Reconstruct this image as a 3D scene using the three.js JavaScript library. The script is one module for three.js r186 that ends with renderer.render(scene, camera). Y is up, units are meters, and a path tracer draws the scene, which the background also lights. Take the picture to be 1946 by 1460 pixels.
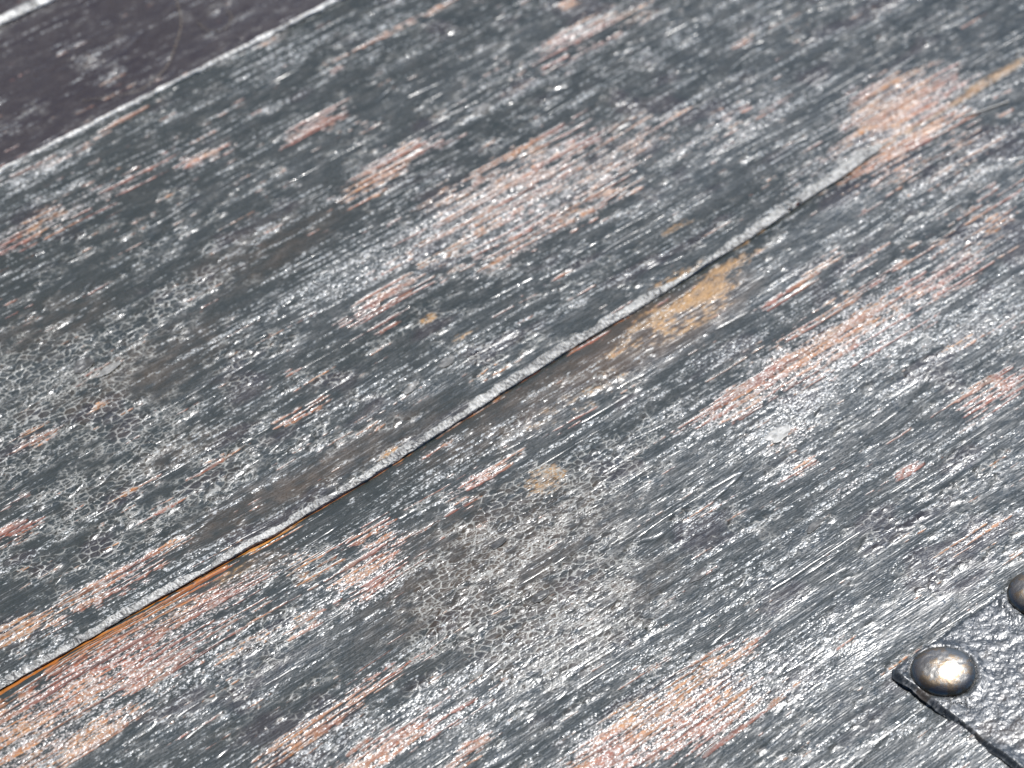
import * as THREE from 'three';
import { Sky } from 'three/addons/objects/Sky.js';
import { mergeVertices } from 'three/addons/utils/BufferGeometryUtils.js';

// ---------------------------------------------------------------- camera, sky, sun, exposure
const MM = 0.001, deg = Math.PI / 180;
const scene = new THREE.Scene();
const camera = new THREE.PerspectiveCamera(11.5, 4 / 3, 0.05, 60);
camera.position.set(0, 0.640 * Math.sin(42 * deg), 0.640 * Math.cos(42 * deg));
camera.lookAt(0, 0, 0);
camera.focus = 0.606;
camera.userData.fStop = 25;
scene.add(camera);

const sunDirection = new THREE.Vector3().setFromSphericalCoords(1, (90 - 59) * deg, (180 - 27) * deg);
const sky = new Sky();
sky.name = 'sky';
sky.userData = { kind: 'structure' };
sky.scale.setScalar(50);
sky.material.uniforms.sunPosition.value.copy(sunDirection);
sky.material.uniforms.turbidity.value = 9;
sky.material.uniforms.rayleigh.value = 0.8;
sky.material.uniforms.mieCoefficient.value = 0.004;
scene.add(sky);
scene.environmentIntensity = 0.1;

const sun = new THREE.DirectionalLight(0xfffaf3, 5.0);
sun.name = 'sun';
sun.position.copy(sunDirection).multiplyScalar(3);
sun.castShadow = true;
sun.shadow.camera.left = sun.shadow.camera.bottom = -0.3;
sun.shadow.camera.right = sun.shadow.camera.top = 0.3;
sun.shadow.camera.near = 0.5; sun.shadow.camera.far = 6;
sun.shadow.mapSize.set(4096, 4096);
sun.shadow.radius = 1;
scene.add(sun); scene.add(sun.target);

const renderer = new THREE.WebGLRenderer({ antialias: true });
renderer.setSize(1024, 768);
renderer.toneMapping = THREE.LinearToneMapping;
renderer.toneMappingExposure = 0.96;
renderer.shadowMap.enabled = true;

// ---------------------------------------------------------------- seeded noise
let seed = 20240611;
const rnd = () => { seed = (seed * 1664525 + 1013904223) >>> 0; return seed / 4294967296; };
const TAB = new Float32Array(65536);
for (let i = 0; i < 65536; i++) TAB[i] = rnd() * 2 - 1;
const PERM = new Uint16Array(65536);
for (let i = 0; i < 65536; i++) PERM[i] = (rnd() * 65536) | 0;
const hsh = (x, y) => TAB[(PERM[x & 65535] + y * 7919) & 65535];
function N(x, y) {                                    // smooth value noise, -1 to 1
  const xi = Math.floor(x), yi = Math.floor(y), fx = x - xi, fy = y - yi;
  const u = fx * fx * (3 - 2 * fx), v = fy * fy * (3 - 2 * fy);
  const a = hsh(xi, yi), b = hsh(xi + 1, yi), c = hsh(xi, yi + 1), d = hsh(xi + 1, yi + 1);
  return a + (b - a) * u + (c - a) * v + (a - b - c + d) * u * v;
}
const F = (x, y) => (N(x, y) + 0.5 * N(x * 2.03 + 31, y * 2.03 + 17) + 0.25 * N(x * 4.1 + 11, y * 4.1 + 53)) / 1.3;
function cells(x, y) {                                // distance to the nearest cell border, and a number for the cell
  const xi = Math.floor(x), yi = Math.floor(y);
  let f1 = 9, f2 = 9, id = 0;
  for (let j = -1; j < 2; j++) for (let i = -1; i < 2; i++) {
    const cx = xi + i, cy = yi + j, h = hsh(cx + 501, cy + 77), k = hsh(cx + 1907, cy + 313);
    const dx = cx + 0.5 + 0.47 * h - x, dy = cy + 0.5 + 0.47 * k - y, d = Math.sqrt(dx * dx + dy * dy);
    if (d < f1) { f2 = f1; f1 = d; id = h; } else if (d < f2) f2 = d;
  }
  cells.id = id;
  return f2 - f1;
}
const step = (a, b, x) => { const k = Math.min(1, Math.max(0, (x - a) / (b - a))); return k * k * (3 - 2 * k); };
const mix = (a, b, k) => a + (b - a) * k;
const clamp = (x, a, b) => Math.min(b, Math.max(a, x));

// ---------------------------------------------------------------- where things are on the boards
// All positions in mm on the boards: s along the grain, t across it. [s, t, half length, half width, amount]
const PINK = [[33.6,-37.4,33.7,12.6,0.36],[71.0,-62.3,22.4,5.7,0.2],[96.4,-2.4,26.9,13.7,0.34],[47.9,27.7,31.4,9.1,0.36],[-92.1,9.8,37.0,10.3,0.3],[-34.0,73.9,26.9,9.1,0.3],[-68.2,49.7,22.4,5.7,0.25],[-46.1,17.9,14.6,8.0,0.25],[-14.1,-87.1,28.1,5.7,0.22],[58.3,54.6,13.5,6.9,0.25],[-58.5,3.9,16.8,4.6,0.15],[89.4,21.2,16.8,9.1,0.22],[77.8,-26.9,16.8,6.9,0.2],[105.1,-10.2,13.5,7.1,1.0],[103.1,-17.1,6.7,4.6,0.55],[92.6,-2.7,12.9,2.7,1.0],[72.3,-64.4,10.7,3.0,0.55],[25.2,-58.6,10.7,3.0,1.0],[14.2,-56.4,7.9,3.0,0.7],[39.4,-41.2,15.7,5.5,0.5],[40.3,-26.7,11.8,3.9,0.65],[20.8,-25.5,7.0,2.1,0.9],[-3.4,-30.8,9.0,2.3,0.9],[-5.0,-25.4,5.0,1.6,0.8],[19.3,-76.0,9.0,2.3,0.85],[-0.3,-82.0,7.3,1.8,0.7],[-17.8,-85.3,6.2,1.5,0.6],[-37.4,-86.0,10.1,3.4,0.65],[40.1,28.0,21.3,3.1,1.05],[73.9,28.5,9.5,2.3,0.85],[67.5,16.3,5.6,1.5,0.6],[59.1,54.4,7.9,2.7,0.75],[25.5,40.4,5.6,1.8,0.6],[22.7,46.7,4.5,1.4,0.7],[23.9,54.9,3.4,1.1,0.55],[35.3,58.6,3.1,1.0,0.6],[-67.9,-41.8,5.4,2.3,1.0],[-55.3,-41.8,2.5,1.0,0.9],[-31.3,-17.8,6.2,1.6,0.8],[-50.9,-17.5,4.3,1.3,0.75],[-61.5,-20.6,4.5,1.4,0.5],[-61.2,-14.9,3.4,1.4,0.7],[-79.5,-31.3,3.9,1.1,0.6],[-83.9,-26.0,5.6,2.5,1.0],[-81.4,-6.0,16.8,3.0,0.75],[-97.2,-8.2,5.6,3.0,0.8],[-88.8,6.0,21.3,3.4,0.8],[-100.0,9.6,20.2,4.1,0.75],[-84.7,14.1,7.3,1.7,0.9],[-99.8,18.1,8.4,2.1,0.9],[-110.9,15.2,7.9,2.1,0.8],[-68.2,8.2,7.3,2.1,0.6],[-61.6,21.1,4.3,2.1,0.75],[-40.9,12.9,4.5,2.1,0.75],[-45.7,17.5,7.9,2.3,1.0],[-48.6,22.3,5.0,1.6,0.75],[-20.0,14.0,6.7,1.8,0.95],[-25.4,17.0,3.4,1.1,0.7],[-68.2,49.7,8.4,2.3,1.0],[-61.8,58.2,6.7,1.8,0.7],[-62.9,37.6,6.7,2.1,0.65],[-76.5,39.6,10.7,2.1,0.85],[-37.5,72.3,14.6,4.1,0.95],[-29.1,77.4,10.1,4.6,0.85],[-17.4,70.4,8.4,2.1,0.7],[31.6,76.4,6.7,1.8,0.55],[95.1,-43.3,2.5,1.4,0.7],[81.3,-28.3,1.6,0.8,0.9],[78.5,-73.2,2.5,1.1,1.0],[32.6,-86.3,1.6,0.9,0.9],[50.0,-88.9,14.6,0.8,1.0],[29.8,-101.6,4.5,1.0,0.7],[-6.0,-100.2,5.6,0.8,0.7],[-17.2,-98.8,7.9,0.8,0.75],[-29.0,-100.1,6.7,0.8,0.8],[53.7,-31.7,7.9,2.3,0.5],[64.2,-34.7,9.0,2.3,0.4],[-71.4,18.9,5.6,1.6,0.5],[-19.6,3.5,4.5,0.9,0.5],[61.1,11.7,6.7,1.8,0.5],[66.3,42.1,6.7,1.6,0.4],[88.5,2.7,6.7,1.1,0.7],[92.9,24.3,5.6,2.3,0.45],[51.1,14.1,6.7,1.6,0.5],[-24.4,70.6,6.7,1.4,0.4],[-19.5,80.7,9.0,1.8,0.35],[-8.2,-64.2,4.5,1.1,0.5],[-66.2,-20.7,3.4,1.1,0.4]];
const WEAR = [[-29.1,-95.2,13.3,3.6,0.75],[27.8,-95.8,13.3,3.0,0.6],[50.3,-92.4,11.2,3.0,0.8],[58.8,-55.9,23.5,6.0,0.35],[77.7,-47.9,20.4,7.9,0.22],[20.9,-36.9,33.7,10.9,0.55],[-5.4,-42.7,15.3,7.0,0.4],[52.6,31.8,33.7,14.9,0.5],[25.8,31.3,15.3,6.0,0.45],[71.0,42.5,15.3,11.9,0.35],[-77.3,-3.1,22.4,7.0,0.4],[-94.8,13.4,33.7,8.9,0.45],[-47.6,19.7,16.3,6.0,0.4],[-69.3,45.9,30.6,6.0,0.5],[-32.4,70.9,26.5,8.9,0.5],[-13.4,80.2,16.3,6.0,0.4],[97.1,-5.8,24.5,10.9,0.45],[4.8,-15.4,13.3,5.0,0.15],[-19.8,-13.8,12.2,4.0,0.2],[-31.5,-41.8,13.3,6.0,0.25],[-30.4,12.3,15.3,5.0,0.3],[1.3,21.8,22.4,6.0,0.25],[8.9,45.1,20.4,6.0,0.3],[6.9,59.5,20.4,4.0,0.2],[30.8,77.2,13.3,4.0,0.4],[25.9,40.0,7.1,2.5,0.9],[-32.1,-58.7,16.3,6.0,0.15],[-40.4,-23.2,20.4,5.0,0.3],[-47.1,-71.8,12.2,6.0,0.15],[-39.4,54.5,18.4,5.0,0.25],[99.1,12.0,15.3,7.9,0.25],[0.8,-94.2,13.3,2.2,0.35],[84.6,-27.1,18.4,5.0,0.3],[39.1,63.3,15.3,6.0,0.3],[-16.0,62.9,20.4,5.0,0.2],[25.1,-3.1,26.5,3.2,-0.7],[-17.4,-3.1,23.5,2.6,-0.6],[-49.0,0.1,13.3,2.0,-0.6],[-70.7,1.9,9.2,1.8,-0.5],[24.7,9.3,15.3,4.5,-0.45],[2.5,2.2,15.3,3.0,-0.35],[36.3,-75.6,13.3,4.0,-0.45],[27.0,-76.5,7.1,3.0,-0.5],[53.3,-77.7,9.2,3.0,-0.35],[44.3,8.2,8.2,3.0,-0.5],[63.2,-7.6,12.2,2.0,-0.5],[3.6,67.6,20.4,5.0,-0.3],[17.5,60.7,12.2,3.0,-0.25],[-6.1,40.1,12.2,3.0,-0.3],[-72.9,32.6,16.3,4.0,-0.4],[-49.4,41.2,13.3,3.0,-0.35],[14.3,-111.9,11.2,4.0,-0.25],[59.4,-63.9,7.1,2.0,-0.3],[-2.5,-67.0,12.2,3.0,-0.25],[-91.1,-15.2,8.2,2.0,-0.5],[125.1,-12.8,20.4,6.0,-0.2],[-44.3,-35.3,6.1,3.0,-0.25],[-45.6,50.5,9.2,1.8,-0.4],[8.6,81.3,18.4,3.0,-0.3]];
const CRACK = [[-69.1,13.3,30.6,8.9,0.22],[-28.9,-30.6,30.6,11.9,0.2],[-17.0,54.3,25.5,9.9,0.25],[-29.1,-67.2,25.5,6.0,0.2],[-78.2,-23.0,15.3,6.0,0.3],[-63.9,-35.3,19.4,14.9,0.75],[-58.3,-56.3,15.3,8.9,0.6],[-32.1,-51.3,14.3,6.0,0.5],[-25.6,26.3,19.4,7.0,0.95],[-29.5,43.4,20.4,7.9,0.95],[-8.0,32.0,16.3,6.0,0.6],[-40.0,32.7,12.2,6.0,0.7],[-12.0,21.1,7.1,4.0,0.9],[-50.6,-46.0,12.2,5.0,0.8],[2.4,24.5,10.2,4.0,0.5],[-50.2,-14.9,14.3,5.0,0.5],[-64.3,20.6,8.2,4.0,0.4],[-33.3,53.8,15.3,4.0,0.6],[-51.0,36.8,8.2,3.0,0.5],[-34.6,-9.6,10.2,3.0,0.35],[1.3,-91.8,8.2,4.0,0.3],[-65.5,-11.8,18.4,4.0,0.5],[11.1,55.2,10.2,4.0,0.3]];
const OCHRE = [[-11.8,21.2,4.6,2.6,1.0],[47.9,2.4,7.6,1.7,1.2],[40.0,4.1,6.1,1.7,1.1],[39.5,-2.0,5.6,1.3,0.9],[28.8,2.9,6.1,1.8,0.8],[20.7,5.7,6.1,2.0,0.35],[0.2,-21.8,1.6,1.2,0.9],[-26.1,-0.2,3.3,1.0,0.7],[1.7,-14.5,3.1,0.9,0.4],[49.4,-11.9,4.1,1.0,0.6],[-65.6,4.8,6.1,1.3,0.6],[121.4,-5.3,7.1,1.2,0.9],[109.4,-4.4,4.1,0.9,0.7],[5.8,10.3,12.2,3.0,0.3],[-82.7,6.8,6.1,0.8,0.6],[55.9,-1.4,7.1,1.0,0.5],[-13.7,-10.2,2.2,0.9,0.4],[34.4,6.8,11.2,3.0,0.6]];
const BROWN = [[-28.8,29.9,23.5,11.9,0.6],[27.5,6.3,19.4,6.0,1.1],[-2.5,6.5,20.4,5.0,0.5],[-43.6,-43.5,16.3,7.0,0.35],[-10.1,-54.4,16.3,6.0,0.3],[-49.3,-62.7,12.2,6.0,0.25],[-50.9,-5.6,16.3,4.0,0.4],[-63.3,6.0,11.2,2.2,0.6],[-28.7,48.7,18.4,7.9,0.4],[-28.0,-3.9,16.3,4.0,0.4],[-53.0,-24.0,8.2,3.0,0.4],[18.1,-121.7,20.4,4.0,0.5]];
const JOINT = [[-260, 1.0], [-107.6, 0.9], [-93.7, 1.0], [-80.7, 1.3], [-65.4, 1.8], [-52.8, 2.2], [-39.5, 1.9], [-25.9, 1.7], [-13, 1.1], [2.8, 0.4], [15, 0], [27.3, -0.1], [35.9, -0.1], [43.8, -0.6], [53.1, -1], [62.4, -1.4], [72.1, -2.1], [80.6, -2.6], [88.1, -3.6], [94.2, -4.3], [130, -4.6], [300, -4.6]];
function along(table, s) {
  for (let i = 1; i < table.length; i++) if (s <= table[i][0]) {
    const [a, x] = table[i - 1], [b, y] = table[i];
    return mix(x, y, clamp((s - a) / (b - a), 0, 1));
  }
  return table[table.length - 1][1];
}
const joint = s => along(JOINT, s) + 0.22 * N(s / 9, 3.3) + 0.1 * N(s / 2.2, 8.1);
const SEAM = -103.2, SEAM2 = -140.2;

// coarse maps (half a millimetre) of how much of each kind of surface lies where
const FS0 = -270, FT0 = -200, FW = 1160, FH = 720;
function spread(list, base) {
  const m = new Float32Array(FW * FH).fill(base);
  for (const [s, t, a, b, w] of list) {
    const i0 = Math.max(0, Math.floor((s - 2.6 * a - FS0) * 2)), i1 = Math.min(FW - 1, Math.ceil((s + 2.6 * a - FS0) * 2));
    const j0 = Math.max(0, Math.floor((t - 2.6 * b - FT0) * 2)), j1 = Math.min(FH - 1, Math.ceil((t + 2.6 * b - FT0) * 2));
    for (let j = j0; j <= j1; j++) for (let i = i0; i <= i1; i++) {
      const x = (i / 2 + FS0 - s) / a, y = (j / 2 + FT0 - t) / b, d = x * x + y * y;
      m[j * FW + i] += w * Math.exp(-d * d * 0.9);
    }
  }
  return m;
}
function read(m, s, t) {
  const x = clamp((s - FS0) * 2, 0, FW - 2), y = clamp((t - FT0) * 2, 0, FH - 2), i = x | 0, j = y | 0, u = x - i, v = y - j, k = j * FW + i;
  return (m[k] * (1 - u) + m[k + 1] * u) * (1 - v) + (m[k + FW] * (1 - u) + m[k + FW + 1] * u) * v;
}
const mPink = spread(PINK, 0), mWear = spread(WEAR, 0), mCrack = spread(CRACK, 0.1), mOchre = spread(OCHRE, 0), mBrown = spread(BROWN, 0.1);

// ---------------------------------------------------------------- the surface of the boards at one point
// out: [height mm, r, g, b, roughness]
const out = new Float64Array(5);
function surface(s, t, board) {
  const wx = s + 0.45 * N(s / 2.1, t / 1.4 + 40), wy = t + 0.28 * N(s / 1.9 + 8, t / 1.1), tw = t + 0.9 * N(s / 48, t / 21) + 0.3 * N(s / 13 + 5, t / 6) + 0.06 * N(s / 2.3, t / 1.1 + 9);
  const r0 = N(s / 13 + 50, tw / 0.2), r1 = N(s / 6.5, tw / 0.27 + 6), r2 = N(s / 26 + 7, tw / 0.36 + 3), r3 = N(s / 1.3 + 90, tw / 0.14), r4 = N(s / 40 + 3, tw / 2.6 + 8);
  const line = 0.8 * r2 + 0.42 * r1 + 0.6 * r0 + 0.3 * r3;
  const iso = F(s / 2.2, t / 1.2), big = F(s / 11 + 60, t / 7 + 20), mid = F(s / 5.5 + 21, t / 2.0 + 77), fray = N(s / 1.0 + 13, tw / 0.36), bead = N(s / 0.6 + 4, tw / 0.24);
  const sp1 = N(s / 0.4, tw / 0.18), sp2 = N(s / 0.22 + 71, tw / 0.12 + 5);
  const speck = 0.6 * sp1 + 0.6 * sp2;
  let wear = 0.515 + 0.55 * read(mWear, s, t), pink = read(mPink, s, t), crack = read(mCrack, s, t), ochre = read(mOchre, s, t), brown = read(mBrown, s, t), plum = 0, amber = 0;
  if (board === 'far') { wear = 0.45 + 0.12 * big; brown = 0.12; pink *= t > -110 ? 1 : 0.2; crack = 0; plum = 1; if (t > SEAM - 6.5) wear -= 0.35; }
  const fromJoint = t - joint(s);                      // wood laid bare along the split
  if (fromJoint > 0) {
    const e = Math.exp(-((fromJoint / (0.9 + 1.5 * step(-45, -75, s))) ** 2)) * (1 - step(20, 40, s));
    pink += e * (0.95 + 0.4 * N(s / 9, 4)); wear -= 0.7 * e; amber = e * step(-35, -60, s);
  }
  if (fromJoint < 0 && board !== 'far') wear += 0.3 * Math.exp(-(((fromJoint + 1.5) / 1.6) ** 2)) * step(0, -50, s);
  if (s > 85 && board !== 'far') ochre += 1.1 * step(88, 98, s) * Math.exp(-((fromJoint / 0.8) ** 2));

  // bare wood, worn pale streaks, and the crackle of the old varnish
  const pp = Math.min(1.1, pink);
  const bare = step(0.0, 0.3, 0.95 * pp - 0.75 * r2 + 0.5 * r1 + 0.6 * r0 + 0.4 * iso + 0.3 * fray + 0.3 * mid - 0.74 - 0.4 * (1 - step(0.0, 0.3, pink)));
  const net = step(0.15, 0.85, 0.85 * crack + 0.35 * big + 0.5 * mid + 0.3 * iso + 0.06);
  const rubbed = step(0.0, 0.3, 0.95 * line + 0.26 * iso + 0.3 * fray + 0.15 * big + 0.2 * r4 + 0.4 * mid + 1.65 * wear + 0.6 * pp - 0.6 * net - 1.16);
  const grit = rubbed * step(-0.14, 0.24, speck + 0.45 * bead);
  const coarse = step(0.0, 0.35, big + 0.4 * iso);
  const ty = wy + 0.5 * (tw - t);
  const eA = cells(wx / 1.7, ty / 1.05), cA = cells.id;
  const eB = cells(wx / 1.05 + 40, ty / 0.65 + 12);
  const wA = 0.03 + 0.05 * (0.5 + 0.5 * bead) + 0.07 * step(0.1, 0.6, fray), wB = 0.05 + 0.08 * (0.5 + 0.5 * bead);
  const lineA = 1 - step(wA, wA + 0.09, eA), lineB = (1 - step(wB, wB + 0.12, eB)) * step(-0.25, 0.3, iso + 0.3 * fray);
  const lift = net * step(0.1, 0.45, mid + 0.2 * iso) * 0.2 * (cA > 0.1 ? cA : 0);
  const vein = net * mix(Math.max(lineB, 0.8 * lineA), lineA, coarse) * step(-0.8, -0.3, fray + 0.5 * iso);
  const shade = clamp(0.5 + 0.5 * N(s / 1.7 + 3, t / 1.2), 0, 1);
  const split = (1 - step(0.02, 0.07, Math.abs(N(s / 26 + 17, tw / 1.9 + 61)))) * step(0.15, 0.4, N(s / 8 + 2, t / 3 + 90));

  // colours
  const purple = clamp(0.7 * step(0.25, 0.8, big + 0.4 * r4) + plum, 0, 1);
  let r = mix(0.027, 0.030, purple), g = mix(0.035, 0.024, purple), b = mix(0.032, 0.026, purple);
  const br = clamp(brown * 0.95 + 0.35 * iso * Math.min(1, brown * 2) + 0.2 * cA * net, 0, 1);
  r = mix(r, 0.078, br); g = mix(g, 0.054, br); b = mix(b, 0.032, br);
  const oc = step(0.05, 0.25, ochre) * step(0.3, 1.15, ochre + 0.5 * iso + 0.4 * fray + 0.35 * bead + 0.35 * line);
  const od = clamp(0.8 + 0.55 * speck + 0.4 * iso + 0.3 * line, 0.2, 1.6);
  r = mix(r, 0.36 * od, oc * 0.9); g = mix(g, 0.195 * od, oc * 0.9); b = mix(b, 0.06 * od, oc * 0.9);
  const warm = clamp(0.47 + 0.9 * big + 0.4 * r2 + 0.3 * mid, 0, 1), dark = clamp(0.68 + 0.5 * line + 0.3 * shade, 0.16, 1.15);
  r = mix(r, mix(0.29, 0.44, warm) * dark, bare); g = mix(g, mix(0.085, 0.19, warm) * dark, bare); b = mix(b, mix(0.042, 0.056, warm) * dark, bare);
  r += bare * amber * 0.10 * dark; g += bare * amber * 0.035 * dark; b -= bare * amber * 0.03 * dark;
  const lum = clamp(0.29 + 0.5 * speck + 0.1 * iso, 0.04, 0.8), pk = clamp(pp * 0.95 + 0.15 * iso, 0, 1);
  const vl = clamp(0.30 + 0.14 * speck + 0.05 * iso, 0.08, 0.5);
  r = mix(r, vl * 1.02, vein * 0.9); g = mix(g, vl, vein * 0.9); b = mix(b, vl * 0.88, vein * 0.9);
  r = mix(r, lum * mix(1.0, 1.08, pk), grit * 0.88); g = mix(g, lum * mix(1.02, 0.92, pk), grit * 0.88); b = mix(b, lum * mix(0.97, 0.80, pk), grit * 0.88);

  // relief
  let h = 0.28 * N(s / 34, t / 15) + 0.09 * big + (0.012 + 0.03 * bare) * line + 0.008 * r0 + 0.009 * r3 + 0.025 * r4 + 0.02 * mid;
  h += 0.085 * (1 - bare) * (1 - 0.45 * rubbed) - 0.06 * split;
  h += grit * (0.02 + 0.055 * speck) + vein * (0.04 + 0.025 * speck) + 0.008 * speck + 0.005 * bead;
  h += net * 0.03 * (step(0, 0.5, mix(eB, eA, coarse)) - 0.5);
  h += lift * step(0.0, 0.1, eA) + oc * 0.03 * (0.5 + speck);
  out[0] = h; out[1] = r; out[2] = g; out[3] = b;
  out[4] = clamp((mix(mix(0.30 + 0.06 * iso, 0.48, bare), 0.29, grit) + 0.2 * oc + 0.15 * vein) * (1 - 0.62 * step(0.3, 0.6, sp1 * 0.4 + sp2 * 0.7)), 0.11, 0.9);
}

// ---------------------------------------------------------------- a relief sheet: maps and mesh from one height function
const pack = (data, w, h, srgb) => {
  const tx = new THREE.DataTexture(data, w, h, THREE.RGBAFormat, THREE.UnsignedByteType);
  tx.wrapS = tx.wrapT = THREE.MirroredRepeatWrapping;
  tx.magFilter = THREE.LinearFilter; tx.minFilter = THREE.LinearMipmapLinearFilter; tx.generateMipmaps = true;
  if (srgb) tx.colorSpace = THREE.SRGBColorSpace;
  tx.needsUpdate = true;
  return tx;
};
const SRGB = new Uint8ClampedArray(4097);
for (let i = 0; i <= 4096; i++) { const x = i / 4096; SRGB[i] = 255 * (x < 0.0031308 ? 12.92 * x : 1.055 * x ** (1 / 2.4) - 0.055); }

function sheetMaps(fn, s0, s1, t0, t1, w, h) {
  const H = new Float32Array(w * h), col = new Uint8Array(w * h * 4), rou = new Uint8Array(w * h * 4), nor = new Uint8Array(w * h * 4);
  for (let j = 0; j < h; j++) {
    const t = t1 - (j + 0.5) / h * (t1 - t0);
    for (let i = 0; i < w; i++) {
      fn(s0 + (i + 0.5) / w * (s1 - s0), t);
      const k = j * w + i, q = k * 4;
      H[k] = out[0];
      for (let c = 0; c < 3; c++) col[q + c] = SRGB[(clamp(out[1 + c], 0, 1) * 4096) | 0];
      rou[q] = rou[q + 1] = rou[q + 2] = out[4] * 255;
      col[q + 3] = rou[q + 3] = nor[q + 3] = 255;
    }
  }
  let B = H;
  for (let pass = 0; pass < 2; pass++) {
    const X = new Float32Array(w * h), Y = new Float32Array(w * h);
    for (let j = 0; j < h; j++) for (let i = 0; i < w; i++) { const k = j * w + i; X[k] = (B[i ? k - 1 : k] + 2 * B[k] + B[i < w - 1 ? k + 1 : k]) / 4; }
    for (let j = 0; j < h; j++) for (let i = 0; i < w; i++) { const k = j * w + i; Y[k] = (X[j ? k - w : k] + 2 * X[k] + X[j < h - 1 ? k + w : k]) / 4; }
    B = Y;
  }
  const ds = (s1 - s0) / w, dt = (t1 - t0) / h;
  for (let j = 0; j < h; j++) for (let i = 0; i < w; i++) {
    const k = j * w + i, l = i ? k - 1 : k, r = i < w - 1 ? k + 1 : k, d = j ? k - w : k, u = j < h - 1 ? k + w : k;
    const gx = -((H[r] - B[r]) - (H[l] - B[l])) / (2 * ds), gy = -((H[u] - B[u]) - (H[d] - B[d])) / (2 * dt), m = 1 / Math.hypot(gx, gy, 1);
    nor[k * 4] = 127.5 + 127.5 * gx * m; nor[k * 4 + 1] = 127.5 + 127.5 * gy * m; nor[k * 4 + 2] = 127.5 + 127.5 * m;
  }
  const pingpong = x => { x = ((x % 2) + 2) % 2; return x > 1 ? 2 - x : x; };
  const height = (s, t) => {
    const x = clamp(pingpong((s - s0) / (s1 - s0)) * w - 0.5, 0, w - 1.001), y = clamp(pingpong((t1 - t) / (t1 - t0)) * h - 0.5, 0, h - 1.001);
    const i = x | 0, j = y | 0, u = x - i, v = y - j, k = j * w + i;
    return (B[k] * (1 - u) + B[k + 1] * u) * (1 - v) + (B[k + w] * (1 - u) + B[k + w + 1] * u) * v;
  };
  return { map: pack(col, w, h, true), roughnessMap: pack(rou, w, h), normalMap: pack(nor, w, h), height, uv: (s, t) => [(s - s0) / (s1 - s0), (t1 - t) / (t1 - t0)] };
}
const sheetMaterial = (m, more = {}) => new THREE.MeshStandardMaterial({ map: m.map, roughnessMap: m.roughnessMap, normalMap: m.normalMap, roughness: 1, metalness: 0, ...more });

function ticks(a, b, fineA, fineB, fine, coarse) {    // positions from a to b, close together between fineA and fineB
  const v = [];
  for (let x = a; x < Math.min(fineA, b); x += coarse) v.push(x);
  const n = Math.round((fineB - fineA) / fine);
  for (let i = 0; i <= n; i++) v.push(fineA + (fineB - fineA) * i / n);
  for (let x = fineB + coarse; x < b; x += coarse) v.push(x);
  if (b > fineB + 1e-6) v.push(b);
  return v;
}
// a slab: its top a relief, its sides and its underside plain. at(s, k) gives t; edge(s, t, k) adds to the height
function slab(S, K, at, height, uv, bottom) {
  const ns = S.length, nk = K.length, pos = new Float32Array((ns * nk + 4 * (ns + nk)) * 3), tex = new Float32Array((ns * nk + 4 * (ns + nk)) * 2), idx = [];
  let p = 0;
  const put = (s, y, t) => { pos[p * 3] = s * MM; pos[p * 3 + 1] = y * MM; pos[p * 3 + 2] = t * MM; const [u, v] = uv(s, t); tex[p * 2] = u; tex[p * 2 + 1] = v; return p++; };
  for (let j = 0; j < nk; j++) for (let i = 0; i < ns; i++) { const t = at(S[i], K[j]); put(S[i], height(S[i], t, K[j]), t); }
  for (let j = 0; j < nk - 1; j++) for (let i = 0; i < ns - 1; i++) { const a = j * ns + i; idx.push(a, a + ns, a + 1, a + 1, a + ns, a + ns + 1); }
  const rim = [];
  for (let i = 0; i < ns; i++) rim.push(i);
  for (let j = 1; j < nk; j++) rim.push(j * ns + ns - 1);
  for (let i = ns - 2; i >= 0; i--) rim.push((nk - 1) * ns + i);
  for (let j = nk - 2; j > 0; j--) rim.push(j * ns);
  const first = p;
  for (const a of rim) put(pos[a * 3] / MM, pos[a * 3 + 1] / MM, pos[a * 3 + 2] / MM);
  const low = p;
  for (const a of rim) put(pos[a * 3] / MM, bottom, pos[a * 3 + 2] / MM);
  const n = rim.length;
  for (let i = 0; i < n; i++) { const q = (i + 1) % n; idx.push(first + i, first + q, low + i, first + q, low + q, low + i); }
  const g = new THREE.BufferGeometry();
  g.setAttribute('position', new THREE.BufferAttribute(pos.slice(0, p * 3), 3));
  g.setAttribute('uv', new THREE.BufferAttribute(tex.slice(0, p * 2), 2));
  g.setIndex(new THREE.BufferAttribute(new Uint32Array(idx), 1));
  g.computeVertexNormals();
  return g;
}
function mesh(name, geometry, material, parent, label) {
  const m = new THREE.Mesh(geometry, material);
  m.name = name; m.castShadow = m.receiveShadow = true;
  if (label) m.userData.label = label;
  parent.add(m);
  return m;
}

// ---------------------------------------------------------------- the panel of boards
const panel = new THREE.Group();
panel.name = 'wooden_panel';
panel.userData = { label: 'weathered dark wooden panel with cracked varnish, bare pink wood and a nailed corner plate', category: 'wooden panel' };
panel.rotation.y = 41.2 * deg;
scene.add(panel);

const S_LOW = -190, S_HIGH = 225, UNDER = -16;
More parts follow.
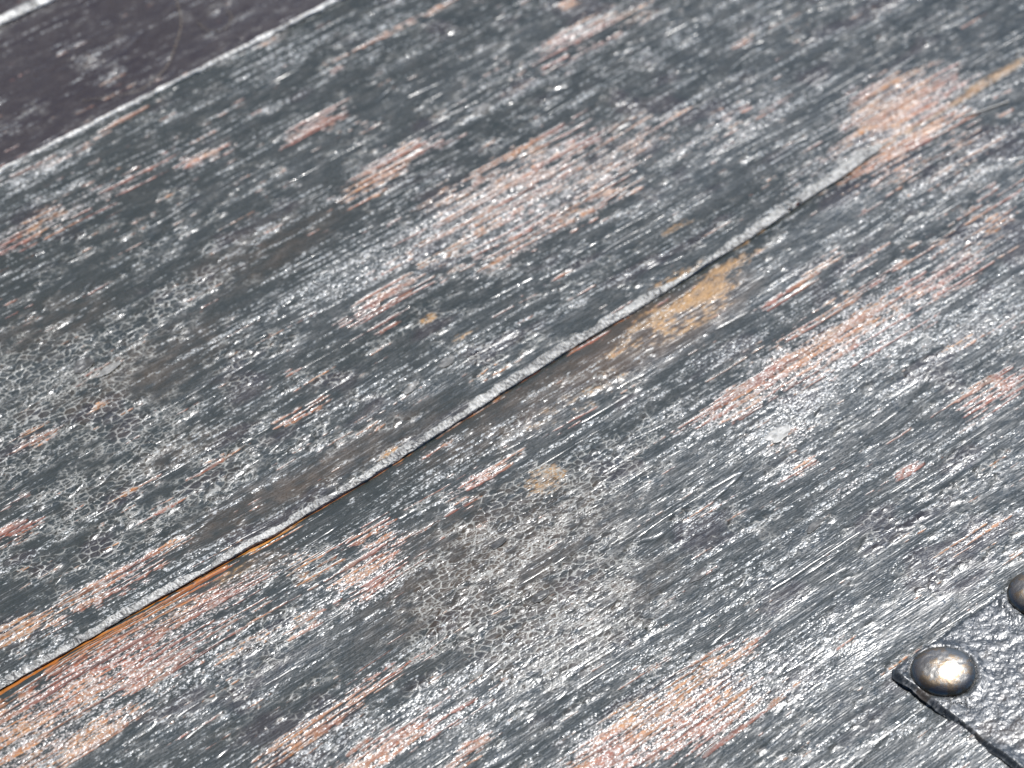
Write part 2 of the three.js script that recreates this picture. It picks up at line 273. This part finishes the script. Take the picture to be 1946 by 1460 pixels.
// board between the far seam and the joint
const mapsA = sheetMaps((s, t) => surface(s, t, 'near'), -124, 156, SEAM - 0.5, 3.5, 2048, 1024);
const matA = sheetMaterial(mapsA);
const edgeDown = (d, r) => d < r ? -(r - Math.sqrt(Math.max(0, r * r - (r - d) * (r - d)))) : 0;
const frac = n => Array.from({ length: n + 1 }, (_, i) => i / n);
const gap = s => 0.13 - 0.11 * step(86, 97, s);
const LIP = 1.7;                                       // width of the pale lip along the joint
const slabA = slab(ticks(S_LOW, S_HIGH, -120, 152, 0.26, 1.5), frac(440), (s, k) => mix(SEAM + 0.12, joint(s) - gap(s), k),
  (s, t, k) => mapsA.height(s, t) + (1 - step(86, 97, s)) * edgeDown(joint(s) - gap(s) - t, 0.9) + edgeDown(t - SEAM - 0.12, 0.7), mapsA.uv, UNDER);
const plankA = mesh('plank', slabA, matA, panel, 'wide board with streaks of bare pink wood above the pale split edge');
// board with the corner plate
const mapsB = sheetMaps((s, t) => surface(s, t, 'near'), -124, 140, -6, 122, 2048, 1280);
const matB = sheetMaterial(mapsB);
const dipB = (s, t) => -0.32 * (1 - step(86, 97, s)) * Math.exp(-Math.max(0, t - joint(s)) / 1.1);
const slabB = slab(ticks(S_LOW, S_HIGH, -116, 132, 0.26, 1.5), [...frac(500).map(k => k * 0.8), 0.85, 0.9, 0.95, 1], (s, k) => mix(joint(s) + 0.75 * gap(s), 148, k),
  (s, t, k) => mapsB.height(s, t) + dipB(s, t), mapsB.uv, UNDER);
const plankB = mesh('plank_001', slabB, matB, panel, 'board with brown crackled varnish below the pale split edge');
// narrow board beyond the far seam, and the next one
const mapsC = sheetMaps((s, t) => surface(s, t, 'far'), -70, 110, SEAM2 - 1, SEAM + 1, 1024, 384);
const matC = sheetMaterial(mapsC);
const slabC = slab(ticks(S_LOW, S_HIGH, -60, 100, 0.4, 1.5), frac(120), (s, k) => mix(SEAM2 + 0.15, SEAM - 0.15, k),
  (s, t, k) => mapsC.height(s, t) - 0.35, mapsC.uv, UNDER);
mesh('plank_002', slabC, matC, panel, 'narrow dark board with purple-black varnish beyond the straight seam');
const slabD = slab(ticks(S_LOW, S_HIGH, -60, 100, 0.8, 2), frac(50), (s, k) => mix(-178, SEAM2 - 0.15, k),
  (s, t, k) => mapsC.height(s, t), mapsC.uv, UNDER);
mesh('plank_003', slabD, matC, panel);

// ---------------------------------------------------------------- pale raised lips along the joints
function lipFn(wide, pale, dashes) {
  return (s, v) => {                                   // s mm along, v 0 to 1 across
    const sp = 0.6 * N(s / 0.24, v * wide / 0.2) + 0.5 * N(s / 0.13 + 9, v * wide / 0.12), co = F(s / 3, v * 2), e = cells(s / 0.95, v * 1.6 + 0.2 * N(s / 2, 1));
    const cut = dashes * (1 - step(0.02, 0.09, e)) * step(-0.1, 0.35, N(s / 2.6, v * 2 + 4) + 0.2);
    const worn = step(0.1, 0.5, F(s / 5 + 3, v * 3 + 8) - 0.05);
    const l = pale * clamp(0.95 + 0.8 * sp + 0.35 * co, 0.1, 1.7);
    out[0] = 0.09 * sp - 0.16 * cut + 0.12 * co + 0.08 * N(s / 0.7, v * 3);
    const k = Math.max(cut, 0.6 * worn * step(-0.3, 0.2, sp + 0.3 * co));
    out[1] = mix(l * 1.03, 0.045, k); out[2] = mix(l, 0.042, k); out[3] = mix(l * 0.9, 0.042, k);
    out[4] = 0.45;
  };
}
function lip(path, width, rise, profile, maps, s0, s1, ds, lowY) {
  const S = ticks(s0, s1, s0, s1, ds, 1), nk = profile.length, pos = [], tex = [], idx = [];
  S.forEach((s, i) => {
    const w = width(s), y = rise(s), t = path(s);
    profile.forEach(([x, z], j) => {
      const v = j / (nk - 1), bump = j === 0 || j === nk - 1 ? 0 : maps.height(s, v);
      pos.push(s * MM, (lowY(s, t + x * w) + z * y + bump) * MM, (t + x * w + 0.4 * bump) * MM);
      tex.push((s + 124) / 280, v);
    });
    if (i) for (let j = 0; j < nk - 1; j++) { const a = (i - 1) * nk + j; idx.push(a, a + 1, a + nk, a + 1, a + nk + 1, a + nk); }
  });
  const g = new THREE.BufferGeometry();
  g.setAttribute('position', new THREE.Float32BufferAttribute(pos, 3));
  g.setAttribute('uv', new THREE.Float32BufferAttribute(tex, 2));
  g.setIndex(idx);
  g.computeVertexNormals();
  return g;
}
const lipMaps = sheetMaps((s, t) => lipFn(1.7, 0.40, 1)(s, 1 - t), -124, 156, 0, 1, 2048, 32);
lipMaps.height = (f => (s, v) => f(s, 1 - v))(lipMaps.height);
const lipMat = sheetMaterial(lipMaps, { side: THREE.DoubleSide });
const KEY = [[-1, -0.35], [-0.97, 0.1], [-0.9, 0.5], [-0.75, 0.75], [-0.5, 0.92], [-0.25, 1], [-0.1, 0.93], [-0.02, 0.7], [0.01, 0.35], [0, -0.3], [-0.03, -1.6]];
const bow = [];
for (let i = 0; i <= 24; i++) { const a = i / 24 * 10, k = Math.min(9, a | 0), f = a - k; bow.push([mix(KEY[k][0], KEY[k + 1][0], f), mix(KEY[k][1], KEY[k + 1][1], f)]); }
const topA = (s, t) => mapsA.height(s, Math.min(t, joint(s) - 1.2));
const lipWidth = s => (1.35 + 0.3 * step(-60, -25, s) + 0.45 * step(20, 75, s)) * (1 + 0.22 * N(s / 6, 2.2) + 0.2 * N(s / 1.7, 5.5) + 0.12 * N(s / 0.6, 1.5)) * LIP * 0.7 * (1 - 0.92 * step(88, 96, s)) * (1 - 0.75 * Math.exp(-(((s - 43) / 5) ** 2))) * (1 - 0.6 * Math.exp(-(((s + 39) / 1.2) ** 2))) * (1 - 0.5 * Math.exp(-(((s + 66) / 1.5) ** 2)));
const lipRise = s => (0.26 - 0.13 * step(-40, -90, s) + 0.10 * N(s / 5, 7)) * (1 - 0.85 * step(88, 96, s)) * (1 - 2.4 * Math.exp(-(((s - 67.2) / 0.5) ** 2)) - 2.4 * Math.exp(-(((s - 69.3) / 0.6) ** 2)));
mesh('raised_edge', lip(s => joint(s) + 0.05, lipWidth, lipRise, bow, lipMaps, -188, 98, 0.2, topA), lipMat, plankA, 'long pale grey raised lip with fine cross cracks along the split');
const seamMaps = sheetMaps((s, t) => { lipFn(1.0, 0.62, 1)(s, 1 - t); out[4] = 0.3; }, -124, 156, 0, 1, 2048, 16);
seamMaps.height = (f => (s, v) => f(s, 1 - v))(seamMaps.height);
const seamMat = sheetMaterial(seamMaps, { side: THREE.DoubleSide });
mesh('raised_edge_001', lip(s => SEAM + 0.35 + 0.15 * N(s / 8, 1) + 0.1 * N(s / 1.5, 6), s => 0.95 + 0.25 * N(s / 4, 9) + 0.25 * N(s / 1.1, 2), s => 0.5, bow.map(([x, z]) => [-(x + 0.5), z]).reverse(), seamMaps, -188, 223, 0.3, () => mapsA.height(0, SEAM + 2) - 0.1), seamMat, plankA, 'thin bright worn edge along the straight seam');
mesh('raised_edge_002', lip(s => SEAM2 + 0.5, s => 2.2, s => 0.6, bow.map(([x, z]) => [-(x + 0.5), z]).reverse(), seamMaps, -188, 223, 0.4, () => 0), seamMat, panel.getObjectByName('plank_002'), 'broad pale worn edge in the far corner');

// ---------------------------------------------------------------- metal corner plate with domed nails
const PS = -0.6, PT = 88.5;
function plateFn(s, t) {
  const a = F(s / 1.5, t / 1.1), b = F(s / 0.6 + 30, t / 0.5), c = N(s / 0.3, t / 0.25), d = N(s / 0.16 + 8, t / 0.14), big = F(s / 8, t / 6 + 3);
  const e = cells(s / 2.6 + 0.3 * a, t / 1.9 + 0.3 * b), crackle = (1 - step(0.03, 0.12, e)) * step(0.05, 0.45, big + 0.3 * a);
  const worn = step(0.0, 0.4, a * 0.5 + b * 0.5 + 0.3 * c);
  out[0] = 0.075 * a + 0.03 * b + 0.016 * c + 0.014 * d - 0.1 * crackle;
  const l = clamp(0.25 + 0.12 * c + 0.1 * d, 0.05, 0.5) , k = worn * 0.5;
  const br = step(0.1, 0.6, F(s / 5 + 90, t / 4));
  out[1] = mix(mix(0.045, 0.065, br), l, k); out[2] = mix(mix(0.052, 0.055, br), l, k); out[3] = mix(mix(0.054, 0.045, br), l * 0.98, k);
  for (let i = 1; i < 4; i++) out[i] = mix(out[i], 0.02, crackle * 0.8);
  out[4] = clamp(0.35 + 0.08 * b - 0.15 * step(0.2, 0.6, d), 0.15, 0.7);
}
const plateMaps = sheetMaps(plateFn, -2, 62, 86, 150, 768, 768);
const plateMat = sheetMaterial(plateMaps);
const NAILS = [[5.7, 94.7], [29.3, 92.9]];
const plateTop = 0.75;
const jag = (x, k) => 0.16 * N(x / 2.4, k) + 0.1 * N(x / 0.8, k + 5);
{
  const S = ticks(0, 60, 0, 34, 0.17, 0.8), K = ticks(0, 60, 0, 34, 0.17, 0.8);
  const round = (s, t) => { const d = Math.min(s, t, (s + t - 1.1) * 0.7071); return d; };
  const g = slab(S, K, (s, k) => PT + k + jag(s, 2), (s, t, k) => {
    const d = round(s, k);
    let y = plateTop + plateMaps.height(s, t) - 0.75 * (1 - step(0, 0.9, d)) - (d < 0 ? 0.5 : 0);
    for (const [ns, nt] of NAILS) y += 0.22 * Math.exp(-(((Math.hypot(s - ns, t - nt) - 5.9) / 0.8) ** 2)) - 0.15 * Math.exp(-((Math.hypot(s - ns, t - nt) / 5.2) ** 6));
    y += 0.35 * Math.exp(-((s / 1.6) ** 2)) * (0.6 + 0.6 * N(k / 4, 11));
    return y;
  }, plateMaps.uv, -0.3);
  const p = g.attributes.position;
  for (let i = 0; i < p.count; i++) { const k = p.getZ(i) / MM; p.setX(i, p.getX(i) + (PS + jag(k, 7)) * MM * Math.max(0, 1 - p.getX(i) / (4 * MM))); }
  g.computeVertexNormals();
  var plate = mesh('metal_plate', g, plateMat, panel, 'rough black-painted metal corner plate fixed with domed nails');
}
function nailFn(rot) {
  return (s, t) => {                                   // s, t mm from the nail's centre
    const a = F(s / 1.6 + rot, t / 1.4), b = F(s / 0.5, t / 0.45 + rot), c = N(s / 0.16, t / 0.16);
    const k = 1 - step(0.02, 0.26, 0.7 * a + 0.45 * b + 0.25 * c);        // tarnish in patches and specks over worn metal
    const rust = step(-0.2, 0.5, a);
    out[0] = 0.09 * a + 0.03 * b + 0.01 * c + 0.03 * k;
    out[1] = mix(mix(0.18, 0.22, rust), 0.25, k); out[2] = mix(mix(0.16, 0.17, rust), 0.235, k); out[3] = mix(mix(0.14, 0.12, rust), 0.21, k);
    out[4] = mix(0.44, 0.37, k);
  };
}
NAILS.forEach(([ns, nt], n) => {
  const maps = sheetMaps(nailFn(n ? 2.1 : 0.6), -6.5, 6.5, -6.5, 6.5, 256, 256), R = 5.15, HT = 2.15, pos = [], tex = [], idx = [], A = 96, Q = 30;
  for (let q = 0; q <= Q; q++) for (let a = 0; a < A; a++) {
    const th = a / A * 2 * Math.PI, f = q / Q, ph = f * 1.72, wob = 1 + 0.02 * N(Math.cos(th) * 1.7 + n * 9, Math.sin(th) * 1.7);
    const x = R * wob * Math.sin(Math.min(ph, 1.5708)) * (ph > 1.5708 ? 1 - (ph - 1.5708) * 0.5 : 1) * Math.cos(th), z = R * wob * Math.sin(Math.min(ph, 1.5708)) * (ph > 1.5708 ? 1 - (ph - 1.5708) * 0.5 : 1) * Math.sin(th);
    const y = HT * Math.pow(Math.max(0, Math.cos(ph)), 0.8) - Math.max(0, ph - 1.5708) * 4 + maps.height(x, z) * (1 - f * 0.5);
    pos.push(x * MM, y * MM, z * MM); tex.push(...maps.uv(x, z));
    if (q < Q) { const b = (a + 1) % A, p = q * A; idx.push(p + a, p + b, p + A + a, p + b, p + A + b, p + A + a); }
  }
  const g = new THREE.BufferGeometry();
  g.setAttribute('position', new THREE.Float32BufferAttribute(pos, 3));
  g.setAttribute('uv', new THREE.Float32BufferAttribute(tex, 2));
  g.setIndex(idx);
  g.computeVertexNormals();
  const m = mesh(n ? 'nail_001' : 'nail', g, sheetMaterial(maps, { metalness: 0.95, side: THREE.DoubleSide }), plate, n ? 'dark glossy domed nail farther along the plate edge' : 'dark glossy domed nail near the corner of the plate');
  m.position.set(ns * MM, (plateTop - 0.1) * MM, nt * MM);
});

// ---------------------------------------------------------------- lifted flakes of varnish, parts of the boards they peel from
function flake(parent, top, s, t, a, b, turn, curl, pale, k) {
  const n = 22, rings = 7, pos = [], col = [], idx = [];
  for (const side of [1, 0]) for (let q = 0; q <= rings; q++) for (let i = 0; i < n; i++) {
    const th = i / n * 2 * Math.PI, f = q / rings * (1 + 0.3 * N(Math.cos(th) * 1.6 + k * 7, Math.sin(th) * 1.6) + 0.12 * N(i * 1.3, k));
    const x = a * f * Math.cos(th), z = b * f * Math.sin(th), u = x * Math.cos(turn) + z * Math.sin(turn), v = -x * Math.sin(turn) + z * Math.cos(turn);
    const y = top(s + u, t + v) + 0.04 + curl * (0.35 + 0.65 * Math.cos(th - 0.7)) * f * f + 0.06 * N(u / 0.7 + k, v / 0.5) + (side ? 0.03 : -0.06);
    pos.push((s + u) * MM, y * MM, (t + v) * MM);
    const c = clamp(pale * (1 + 0.5 * N(u / 0.3 + k, v / 0.25) + 0.3 * N(u, v)), 0.01, 0.8);
    col.push(c * 1.03, c, c * 0.9);
  }
  const m = (rings + 1) * n;
  for (let q = 0; q < rings; q++) for (let i = 0; i < n; i++) {
    const p = q * n + i, r = q * n + (i + 1) % n;
    idx.push(p, r, p + n, r, r + n, p + n, m + p, m + p + n, m + r, m + r, m + p + n, m + r + n);
  }
  for (let i = 0; i < n; i++) { const p = rings * n + i, r = rings * n + (i + 1) % n; idx.push(p, r, m + p, r, m + r, m + p); }
  const g = new THREE.BufferGeometry();
  g.setAttribute('position', new THREE.Float32BufferAttribute(pos, 3));
  g.setAttribute('color', new THREE.Float32BufferAttribute(col, 3));
  g.setIndex(idx);
  g.computeVertexNormals();
  mesh('varnish_flake', g, flakeMat, parent);
}
const flakeMat = new THREE.MeshStandardMaterial({ vertexColors: true, roughness: 0.38, side: THREE.DoubleSide });
const topB = (s, t) => mapsB.height(s, t) + dipB(s, t);
[[-49, -47.3, 2.6, 0.9, 0.1, 0.3, 0.26], [-51.5, -51, 1.9, 1.2, 0.3, 0.16, 0.08], [-4.7, -11.2, 1.7, 0.9, 0.1, 0.2, 0.16], [-13.7, -10.2, 1.9, 0.7, 0.1, 0.2, 0.22], [45, -60, 2.4, 1.1, 0.1, 0.2, 0.18]].forEach(([s, t, a, b, c, d, e], k) => flake(plankA, mapsA.height, s, t, a, b, c, d, e, k + 1));
[[25.1, 38.4, 3.0, 1.4, 0.15, 0.22, 0.38], [-27, 27.5, 1.7, 0.7, 0.1, 0.18, 0.07], [-30, 41, 1.8, 0.8, 0.1, 0.18, 0.08], [-8, 54, 2.0, 0.8, 0.1, 0.18, 0.09], [14, 58, 1.9, 0.6, 0.1, 0.18, 0.09]].forEach(([s, t, a, b, c, d, e], k) => flake(plankB, topB, s, t, a, b, c, d, e, k + 20));

// ---------------------------------------------------------------- loose fibres lying on the boards
function fibre(name, pts, radius, color, label, category) {
  const g = new THREE.Group();
  g.name = name; g.userData = { label, category };
  const [s0, , t0] = pts[0], yaw = 41.2 * deg;
  const place = (s, t) => [(s * Math.cos(yaw) + t * Math.sin(yaw)) * MM, (-s * Math.sin(yaw) + t * Math.cos(yaw)) * MM];
  const [x0, z0] = place(s0, t0);
  g.position.set(x0, 0, z0);
  const curve = new THREE.CatmullRomCurve3(pts.map(([s, y, t]) => { const [x, z] = place(s, t); return new THREE.Vector3(x - x0, y * MM, z - z0); }));
  mesh('strand', new THREE.TubeGeometry(curve, 90, radius * MM, 6), new THREE.MeshStandardMaterial({ color, roughness: 0.5 }), g);
  scene.add(g);
}
const lieC = (s, t) => mapsC.height(s, t) - 0.3;
fibre('fibre', [[24, -124], [20, -117], [13.8, -111.2], [9, -107.5], [2, -105.5], [-2.4, -106.5], [-8, -110]].map(([s, t], i) => [s, lieC(s, t) + 0.15 + 0.25 * (i % 2), t]), 0.045, 0xa09078, 'long pale curved fibre lying on the narrow purple-black board', 'fibre');
fibre('fibre_001', [[22.6, -115.5], [22.1, -111.6], [24.8, -110.3], [28, -112], [29, -115]].map(([s, t], i) => [s, lieC(s, t) + 0.15 + 0.3 * (i % 2), t]), 0.045, 0x93866f, 'short pale hooked fibre beside the long one on the dark board', 'fibre');
fibre('splinter', [[109.5, -0.6], [112.5, 0.3], [116, 1.2], [119, 1.9]].map(([s, t]) => [s, mapsB.height(s, t) + 0.22, t]), 0.16, 0xcfc9bd, 'pale straight splinter beside the orange-brown line where the joint closes', 'splinter');

renderer.render(scene, camera);
